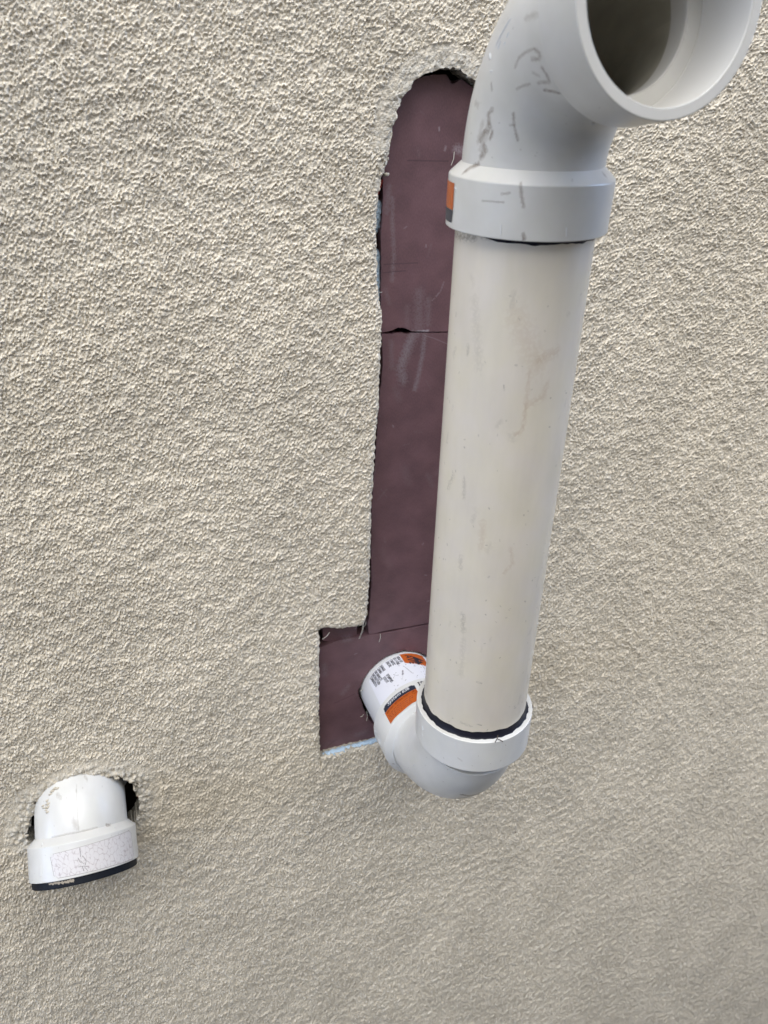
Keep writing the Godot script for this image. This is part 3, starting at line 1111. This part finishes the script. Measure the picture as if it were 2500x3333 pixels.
func fitting_material(which: int) -> StandardMaterial3D:
	# white moulded plastic; v runs from one end of the fitting to the other over the outside, then back through the inside
	var w := 1024
	var h := 1024
	var im := Image.create(w, h, false, Image.FORMAT_RGB8)
	var base: Color = {1: Color(0.825, 0.82, 0.805), 2: Color(0.80, 0.79, 0.765), 3: Color(0.81, 0.807, 0.795)}[which]
	im.fill(base)
	var cl := noise(FastNoiseLite.TYPE_SIMPLEX, 0.008, 80 + which, 4)
	var nz := noise(FastNoiseLite.TYPE_SIMPLEX, 0.09, 83 + which, 3)
	for yy in h / 2:
		for xx in w:
			var f := 1.0 + 0.025 * cl.get_noise_2d(xx, yy)
			im.set_pixel(xx, yy, Color(base.r * f, base.g * f, base.b * f * (1.0 - 0.01 * cl.get_noise_2d(yy, xx))))
	var total: float = {1: 189.4, 2: 177.9, 3: 110.2}[which]
	var px := Vector2(w / 360.0, h * 0.5 / total)
	var dirt := Color(0.40, 0.35, 0.31)
	var marks := []       # degrees, millimetres along
	if which == 2:
		marks = [[[198.5, 128.4, 196.5, 118.3, 196, 111.5, 198, 105.6], 0.9, 0.5], [[199, 129, 202, 132, 204, 132, 205, 129.3, 203, 123], 1.2, 0.55], [[211, 129.3, 215.5, 130.2, 220, 129.3], 1.3, 0.7],
			[[208, 96.9, 211.5, 104.7, 213.5, 109.2], 0.9, 0.45], [[217, 117, 220.5, 127], 1.1, 0.5], [[210, 118, 214, 122], 1.0, 0.3], [[223, 117.4, 230.5, 129.7], 1.1, 0.85], [[214, 80.1, 218.5, 71.4, 224, 61.9], 1.0, 0.65], [[215, 70.1, 218, 72.3], 0.7, 0.5],
			[[196, 71.4, 194, 67.8, 196, 64, 198.5, 61.4], 1.5, 0.65], [[194, 56, 191.5, 50.5], 1.7, 0.65], [[202, 59.1, 201.5, 55], 1.2, 0.75], [[197, 48.7, 199, 45.9, 195.5, 41.8], 1.9, 0.7], [[186, 82.4, 189, 80.5], 0.8, 0.6], [[178.5, 66, 171.5, 65.5], 1.4, 0.35], [[195, 57.3, 198, 58.2], 1.5, 0.6], [[197, 62, 196, 54, 194, 46], 2.4, 0.3], [[190, 60, 189, 50], 1.8, 0.3],
			[[184.5, 32.3, 187.5, 34.7, 193.5, 36.8], 1.3, 0.9], [[233, 29.7, 234.5, 23.5, 236.5, 18.5], 0.9, 0.6], [[238.5, 3.4, 239, 1.3], 1.2, 0.8], [[208, 19.1, 223.5, 19.7], 0.45, 0.55], [[221.5, 23.8, 227, 24.7], 0.6, 0.5], [[303, 33.2, 304, 33], 1.0, 0.8],
			[[269.5, 107.4, 270.5, 109], 1.2, 0.5], [[258.5, 143, 260, 146], 1.2, 0.4], [[179, 125, 182, 138], 1.6, 0.3]]
	elif which == 1:
		marks = [[[106, 84, 98, 78, 88, 72], 2.2, 1.3], [[110, 70, 102, 72, 94, 73], 1.2, 1.1], [[108, 86, 98, 86], 2.0, 0.8], [[112, 70, 100, 74], 0.8, 0.7], [[153.5, 152.4, 153, 152.8], 1.0, 0.8], [[130, 20, 126, 22], 0.6, 0.3], [[20, 14, 14, 18], 1.3, 0.7], [[24, 4, 24, 5], 1.2, 0.8]]
	else:
		marks = [[[128, 37.9, 124, 38.3], 1.0, 0.8], [[88, 41, 84, 44], 2.0, 0.3], [[89.5, 39, 89.5, 50, 90, 60], 0.35, 0.4], [[65, 58, 70, 56], 1.2, 0.3], [[100, 64, 103, 62], 0.8, 0.4], [[55, 38.2, 75, 38.4, 95, 38.3, 112, 38.4], 0.5, 0.4]]
	for m in marks:
		var q := []
		for i in range(0, m[0].size(), 2):
			q.append(Vector2(m[0][i], m[0][i + 1]))
		smear(im, q, m[1] * 1.5, dirt, m[2] * 0.75, nz, px, Vector2.ZERO, 0.6)
	for k in 90:
		var p := Vector2(rng.randf_range(0, 360), rng.randf_range(3, total - 3))
		smear(im, [p, p + Vector2(rng.randf_range(-1, 1), rng.randf_range(-1, 1))], rng.randf_range(0.25, 0.6), Color(0.55, 0.52, 0.49), 0.6, nz, px, Vector2.ZERO, 0.6)
	if which == 2:       # shade inside the bore put into the colour, darker and more olive
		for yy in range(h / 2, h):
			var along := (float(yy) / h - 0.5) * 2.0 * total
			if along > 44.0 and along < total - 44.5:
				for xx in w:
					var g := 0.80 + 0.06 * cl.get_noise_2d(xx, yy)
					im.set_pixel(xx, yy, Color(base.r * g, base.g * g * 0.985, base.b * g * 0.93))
	var m := mat("white_fitting", Color.WHITE, 0.3)
	m.albedo_texture = ImageTexture.create_from_image(im)
	var bump := NoiseTexture2D.new()
	bump.width = 256
	bump.height = 256
	bump.seamless = true
	bump.noise = noise(FastNoiseLite.TYPE_SIMPLEX, 0.02, 90 + which, 3)
	m.heightmap_enabled = true
	m.heightmap_texture = bump
	m.heightmap_scale = 0.01
	return m


func pipe_material() -> StandardMaterial3D:
	var w := 1024
	var h := 1536
	var im := Image.create(w, h, false, Image.FORMAT_RGB8)
	var cl := noise(FastNoiseLite.TYPE_SIMPLEX, 0.006, 91, 4)
	var st := noise(FastNoiseLite.TYPE_SIMPLEX, 0.02, 92, 3)
	var base := Color(0.835, 0.80, 0.74)
	for yy in h:
		for xx in w:
			var f := 1.0 + 0.022 * cl.get_noise_2d(xx, yy * 0.6) + 0.005 * st.get_noise_2d(xx * 2.0, yy * 0.25)
			im.set_pixel(xx, yy, Color(base.r * f, base.g * f, base.b * f * (1.0 + 0.02 * cl.get_noise_2d(yy, xx))))
	var nz := noise(FastNoiseLite.TYPE_SIMPLEX, 0.05, 93, 4)
	var px := Vector2(w / 360.0, h / 460.0)
	var off := Vector2(0, -35)     # degrees, millimetres above the lower rim
	var rust := Color(0.63, 0.50, 0.40)
	var dust := Color(0.55, 0.52, 0.48)
	for m in [[[255.5, 310, 256, 298, 256, 289], 2.6, 0.22], [[256, 286, 256, 272, 250.5, 268], 2.2, 0.32], [[257, 288, 262, 290, 271.5, 294, 273, 302], 3.2, 0.24], [[262.5, 318, 270, 321, 279, 323], 4.0, 0.25], [[240, 345, 262, 315], 10.0, 0.16], [[230, 200, 231, 180], 4.0, 0.2], [[258, 180, 262, 168, 254, 160], 2.2, 0.22]]:
		var q := []
		for i in range(0, m[0].size(), 2):
			q.append(Vector2(m[0][i], m[0][i + 1]))
		smear(im, q, m[1], rust, m[2] * 0.75, nz, px, off, 0.9)
	for m in [[[236, 301, 236.5, 298], 0.7, 0.7], [[200, 322, 200.5, 317], 2.0, 0.35], [[180, 340, 180, 338], 0.9, 0.5], [[193.5, 228, 188, 216.5], 2.6, 0.3], [[208, 230, 209, 216], 2.2, 0.3], [[211.5, 167, 212, 158], 3.0, 0.25], [[219.5, 118, 221, 104], 3.2, 0.35], [[160, 387.5, 175, 387, 198, 388.3], 3.0, 0.75], [[205, 388.5, 225, 389], 1.2, 0.4], [[240, 58, 245, 57], 0.8, 0.6], [[228, 13, 241, 11], 1.4, 0.3], [[245, 14, 250, 13], 0.9, 0.6], [[222, 95, 223, 62], 4.0, 0.15], [[203, 352, 213, 310], 5.0, 0.14]]:
		var q := []
		for i in range(0, m[0].size(), 2):
			q.append(Vector2(m[0][i], m[0][i + 1]))
		smear(im, q, m[1], dust, m[2], nz, px, off, 1.0)
	for k in 130:
		var p := Vector2(rng.randf_range(140, 340), rng.randf_range(5, 365))
		smear(im, [p, p + Vector2(rng.randf_range(-1.5, 1.5), rng.randf_range(-1.5, 1.5))], rng.randf_range(0.3, 0.8), dust, rng.randf_range(0.3, 0.75), nz, px, off, 0.6)
	for k in 26:
		var p := Vector2(rng.randf_range(160, 330), rng.randf_range(5, 365))
		smear(im, [p, p + Vector2(rng.randf_range(-3, 3), rng.randf_range(-8, 8))], rng.randf_range(1.0, 3.5), dust, rng.randf_range(0.08, 0.2), nz, px, off, 1.0)
	var m := mat("cream_pipe", Color.WHITE, 0.27)
	m.albedo_texture = ImageTexture.create_from_image(im)
	return m


func add_brand_sticker(body: Node3D, low: Path, ro: float, bold: Font) -> void:
	# on the collar at the wall (its rim is at s = 0.05): dark heading strip above an orange field; corners are (s, degrees)
	var r := ro + 0.00025
	var head := put("sticker", patch(low, r, [Vector2(0.0366, 212.5), Vector2(0.0366, 260), Vector2(0.0437, 260), Vector2(0.0439, 213.5)], 30, 4, func(q, a, b):
		if b > 0.74 and (a < 0.04 or a > 0.96):
			q.x -= 0.0012
		return q), M.print_navy, body, "printed sticker with dark heading strip and orange field")
	var field := patch(low, r, [Vector2(0.0200, 212), Vector2(0.0200, 259.5), Vector2(0.0365, 260), Vector2(0.0365, 212.5)], 36, 12, func(q, a, b):
		var right := lerpf(253.0, 259.5, clampf((q.x - 0.020) / 0.0108, 0.0, 1.0))
		return Vector2(q.x + 0.0004 * sin(a * 9.0) * (1.0 - b), lerpf(212.0, right, a)))
	put("orange_field", field, M.print_orange, head)
	var at := func(s0: float, phi0: float, skew: float, rr: float) -> Callable:
		return func(x: float, y: float) -> Array:
			var phi := deg_to_rad(phi0) + x / rr
			var s := s0 + y + skew * x
			return [low.at(s, phi, rr), low.normal(s, phi)]
	var tx := Shape.new()
	letters(tx, "System 636", 0.0036, 1.05, bold, at.call(0.0385, 220.5, -0.012, r + 0.0002), 0.22)
	put("print", tx, M.print_grey, head)
	var tb := Shape.new()
	letters(tb, "®", 0.0024, 1.0, bold, at.call(0.0402, 249.5, 0.0, r + 0.0002))
	put("print", tb, M.print_grey, head)
	var td := Shape.new()
	letters(td, "Gas Vent - BH Class II 65°C", 0.0023, 0.80, bold, at.call(0.0322, 214.5, 0.0, r + 0.0002))
	# the smaller rows are too fine to read: broken lines of print
	for k in 4:
		var x := 214.5
		while x < 251.0 - k * 1.5:
			var wide := rng.randf_range(1.2, 4.5)
			raised_bar(td, low, ro + 0.0001, [29.8 - k * 2.3, x, 29.8 - k * 2.3, minf(x + wide, 252.0), 0.9])
			x += wide + 0.8
	# the round certification mark
	for i in 28:
		var g0 := TAU * i / 28.0
		var g1 := TAU * (i + 1) / 28.0
		var ids := []
		for e in [[g0, 0.0019], [g1, 0.0019], [g1, 0.0024], [g0, 0.0024]]:
			var phi: float = deg_to_rad(255.5) + cos(e[0]) * e[1] / r
			var s: float = 0.0332 + sin(e[0]) * e[1]
			ids.append(td.vert(low.at(s, phi, r + 0.0002), low.normal(s, phi)))
		td.quad(ids[0], ids[1], ids[2], ids[3])
	letters(td, "R", 0.0020, 0.9, bold, at.call(0.0323, 254.4, 0.0, r + 0.0002))
	put("print", td, M.print_dark_orange, head)
	# size letters printed further round the socket
	var ip := Shape.new()
	letters(ip, "IP", 0.0058, 0.9, bold, at.call(0.0370, 264.5, 0.0, ro + 0.0003))
	put("print", ip, M.print_black, body)


func add_warning_label(stub_node: Node3D, stub: Path, bold: Font) -> void:
	# a white film wrapped round the stub: black text in rows along the pipe, an orange panel further round
	var r := PIPE_R + 0.0002
	var film := put("warning_label", patch(stub, r, [Vector2(0.118, 206.0), Vector2(0.118, 318), Vector2(0.1680, 318), Vector2(0.1650, 209)], 48, 12, func(q, a, b):
		if b > 0.87 and a < 0.03:
			q.x -= 0.0024
		return q), M.paper, stub_node, "scuffed white warning label with black rows of print")
	var torn := noise(FastNoiseLite.TYPE_SIMPLEX, 0.35, 101, 3)
	var panel := patch(stub, r + 0.0002, [Vector2(0.1515, 268.5), Vector2(0.1430, 307), Vector2(0.1680, 307), Vector2(0.1680, 268.5)], 44, 14, func(q, a, b):
		if b < 0.01:
			q.x += torn.get_noise_2d(a * 60.0, 0.0) * 0.0024
		return q)
	var pn := put("orange_panel", panel, M.print_orange, film)
	var at := func(s0: float, phi0: float, slant: float) -> Callable:
		return func(x: float, y: float) -> Array:
			var phi := deg_to_rad(phi0) + (y + x * slant) / r
			return [stub.at(s0 - x, phi, r + 0.0004), stub.normal(s0 - x, phi)]
	var tx := Shape.new()
	for row in [["RISK OF", 0.1655, 260.5], ["OF / FIRE", 0.1655, 255.0], ["CAUTIC", 0.1648, 249.5], ["INSTAL", 0.1645, 243.7], ["DANGE", 0.1650, 233.4], ["D'EMPOIS", 0.1475, 234.6], ["CARBO", 0.1648, 227.9], ["(CO) ET", 0.1475, 229.0], ["INCORRECTE", 0.1646, 222.3], ["INSTRUCTION", 0.1645, 216.9], ["CONDUITS D", 0.1640, 211.7]]:
		letters(tx, row[0], 0.0033, 0.66, bold, at.call(row[1], row[2], 0.06))
	put("print", tx, M.print_black, film)
	var big := Shape.new()
	letters(big, "AVE", 0.0078, 0.86, bold, at.call(0.1650, 271.3, 0.0))
	# the warning triangle with its sign
	var tri := [Vector2(0.1621, 284.5), Vector2(0.1552, 303.5), Vector2(0.1458, 285.5)]
	var ids := []
	for i in 9:
		for j in 9 - i:
			var q: Vector2 = tri[0] + (tri[1] - tri[0]) * (i / 8.0) + (tri[2] - tri[0]) * (j / 8.0)
			ids.append(big.vert(stub.at(q.x, deg_to_rad(q.y), r + 0.0004), stub.normal(q.x, deg_to_rad(q.y))))
	var start := []
	var acc := 0
	for i in 9:
		start.append(acc)
		acc += 9 - i
	for i in 8:
		for j in 8 - i:
			big.tri(ids[start[i] + j], ids[start[i + 1] + j], ids[start[i] + j + 1])
			if j < 7 - i:
				big.tri(ids[start[i + 1] + j], ids[start[i + 1] + j + 1], ids[start[i] + j + 1])
	put("print", big, M.print_black, pn)
	var ex := Shape.new()
	letters(ex, "!", 0.0080, 1.3, bold, at.call(0.1556, 287.5, 0.0))
	for k in ex.v.size():
		ex.v[k] += ex.n[k] * 0.0002
	put("print", ex, M.print_orange, pn)
	# grey scuffs and a stuck crumb on the film
	var sc := Shape.new()
	for k in 38:
		var s := rng.randf_range(0.122, 0.150)
		var phi := rng.randf_range(236.0, 296.0)
		if phi < 243.0 and s > 0.128:
			s = rng.randf_range(0.119, 0.127)
		raised_bar(sc, stub, PIPE_R + 0.00005, [s * 1000.0, phi, s * 1000.0 + rng.randf_range(-2.5, 2.5), phi + rng.randf_range(-3.0, 3.0), rng.randf_range(0.3, 0.8)])
	raised_bar(sc, stub, PIPE_R + 0.0003, [134.8, 256.0, 138.0, 258.5, 2.4])
	raised_bar(sc, stub, PIPE_R + 0.0003, [138.0, 258.0, 142.0, 260.0, 1.8])
	raised_bar(sc, stub, PIPE_R + 0.0001, [147.1, 264.5, 131.0, 270.5, 0.6])
	var scn := put("scuff", sc, mat("scuff_grey", lin(0.30, 0.29, 0.31), 0.8), film)
	scn.set_meta("kind", "stuff")


# ------------------------------------------------------------------ the short pipe low on the left
func build_intake() -> void:
	var root := thing("intake_elbow", "short white elbow with crazed sticker and black ring, poking down from the round hole", "pipe elbow")
	root.position = Vector3(-0.35304, -0.21881, -0.11829)
	var ta := Vector3(0.03661, 0.72560, -0.68715).normalized()
	var ven := Path.new(Vector3.ZERO, ta, Vector3(0, 0, -1), 0.056, 0.056, 0.0165)
	var ro := 0.0508
	var total := ven.total
	var body := put("elbow_body", fitting(ven, ro, 0.0313, true), fitting_material(3), root)
	# the collar at its other end, inside the wall
	var ib := run(ven.at(total, 0.0, 0.0) + Vector3(0, 0, 0.014), Vector3(0, 0, -1), ven.u, 0.09)
	put("rear_socket", sweep(ib, [[0.0, NECK_R - 0.001], [0.005, ro], [0.09, ro], [0.09, PIPE_BORE], [0.0, PIPE_BORE]], 96, true, func(s, _o): return s), M.fitting, root)
	# black ring in the mouth
	var rp := run(-ta * 0.0068, ta, ven.u, 0.02)
	put("rubber_ring", sweep(rp, [[0.0, 0.0415], [0.0, 0.0488], [0.0100, 0.0488], [0.0100, 0.0415]], 128, true, func(s, _o): return s), M.rubber, root)
	# crazed film sticker round the front of the socket
	var mk := Shape.new()
	for b in [[17.4, 46, 3.2, 45, 0.7], [18.1, 133, 5.0, 133.5, 0.8], [35.8, 130.5, 32.4, 132.5, 0.9], [36.2, 45.5, 32.6, 46.5, 0.7]]:
		raised_bar(mk, ven, ro if b[0] < 30 else lerpf(NECK_R, ro, 0.6), b)
	var seam := noise(FastNoiseLite.TYPE_SIMPLEX, 0.3, 111)
	var mkn := put("mould_mark", mk, M.fitting, body)
	mkn.set_meta("kind", "stuff")
	var w := 768
	var h := 256
	var im := Image.create(w, h, false, Image.FORMAT_RGB8)
	var cell := noise(FastNoiseLite.TYPE_CELLULAR, 0.034, 112)
	cell.cellular_return_type = FastNoiseLite.RETURN_DISTANCE2_SUB
	cell.domain_warp_enabled = true
	cell.domain_warp_amplitude = 12.0
	cell.domain_warp_frequency = 0.02
	var cl := noise(FastNoiseLite.TYPE_SIMPLEX, 0.02, 113, 3)
	for yy in h:
		for xx in w:
			var d := cell.get_noise_2d(xx * 0.85, yy * 0.5) + 1.0
			var line := clampf(1.0 - d / 0.16, 0.0, 1.0) * clampf(0.55 + 0.9 * cl.get_noise_2d(xx, yy), 0.0, 1.0)
			var c := Color(0.815, 0.80, 0.805).lerp(Color(0.60, 0.56, 0.57), line * 0.75)
			var e := mini(mini(xx, w - 1 - xx), mini(yy, h - 1 - yy))
			if e < 4:
				c = c.lerp(Color(0.42, 0.38, 0.37), 0.75 - e * 0.15)
			im.set_pixel(xx, yy, c)
	var nz := noise(FastNoiseLite.TYPE_SIMPLEX, 0.06, 114, 3)
	var dk := Color(0.28, 0.26, 0.25)
	for m in [[[250, 10, 252, 50, 248, 90], 4], [[225, 100, 232, 135, 240, 150], 4], [[262, 92, 275, 120, 282, 150, 270, 180], 4], [[240, 130, 260, 170], 3], [[215, 185, 260, 190, 290, 205], 4], [[245, 190, 250, 235], 4], [[262, 200, 280, 240], 3]]:
		var q := []
		for i in range(0, m[0].size(), 2):
			q.append(Vector2(m[0][i], h - m[0][i + 1]))
		smear(im, q, m[1], dk, 0.75, nz, Vector2.ONE, Vector2.ZERO, 0.7)
	var sm := mat("crazed_film", Color.WHITE, 0.42)
	sm.albedo_texture = ImageTexture.create_from_image(im)
	sm.texture_repeat = false
	put("crazed_sticker", patch(ven, ro + 0.0003, [Vector2(0.0026, 62), Vector2(0.0012, 156), Vector2(0.0287, 154.5), Vector2(0.0243, 58.5)], 48, 8, func(q, a, b):
		if (b < 0.01 or b > 0.99) and (a < 0.03 or a > 0.97):
			q.x += 0.0022 * (1.0 if b < 0.5 else -1.0)
		return q), sm, body, "white crazed film sticker with fine cracks")
	# crumbs of stucco stuck on the shoulder, and a torn scrap on the ring
	var cr := Shape.new()
	for p in [[53.9, 51.0, 2.4], [55.5, 52.0, 2.2], [57.4, 51.0, 1.8], [51.5, 50.5, 1.8], [52.8, 48.9, 1.5], [56.0, 43.5, 1.7], [54.6, 44.5, 1.3], [60.0, 56.0, 1.8], [61.0, 59.0, 2.2], [61.8, 62.5, 1.9], [61.2, 66.0, 1.7]]:
		crumb(cr, ven.at(p[0] * 0.001, deg_to_rad(p[1]), NECK_R), p[2] * 0.001, int(p[0] * 31))
	var crn := put("stuck_crumb", cr, M.crumb, root)
	crn.set_meta("kind", "stuff")
	var scrap := patch(rp, 0.0489, [Vector2(0.0044, 54), Vector2(0.0036, 82), Vector2(0.0056, 82), Vector2(0.0062, 52)], 24, 3, func(q, a, b):
		q.x += seam.get_noise_2d(a * 40.0, b * 3.0) * 0.0012
		return q)
	put("torn_scrap", scrap, mat("tan_scrap", lin(0.30, 0.26, 0.21), 0.8), root)
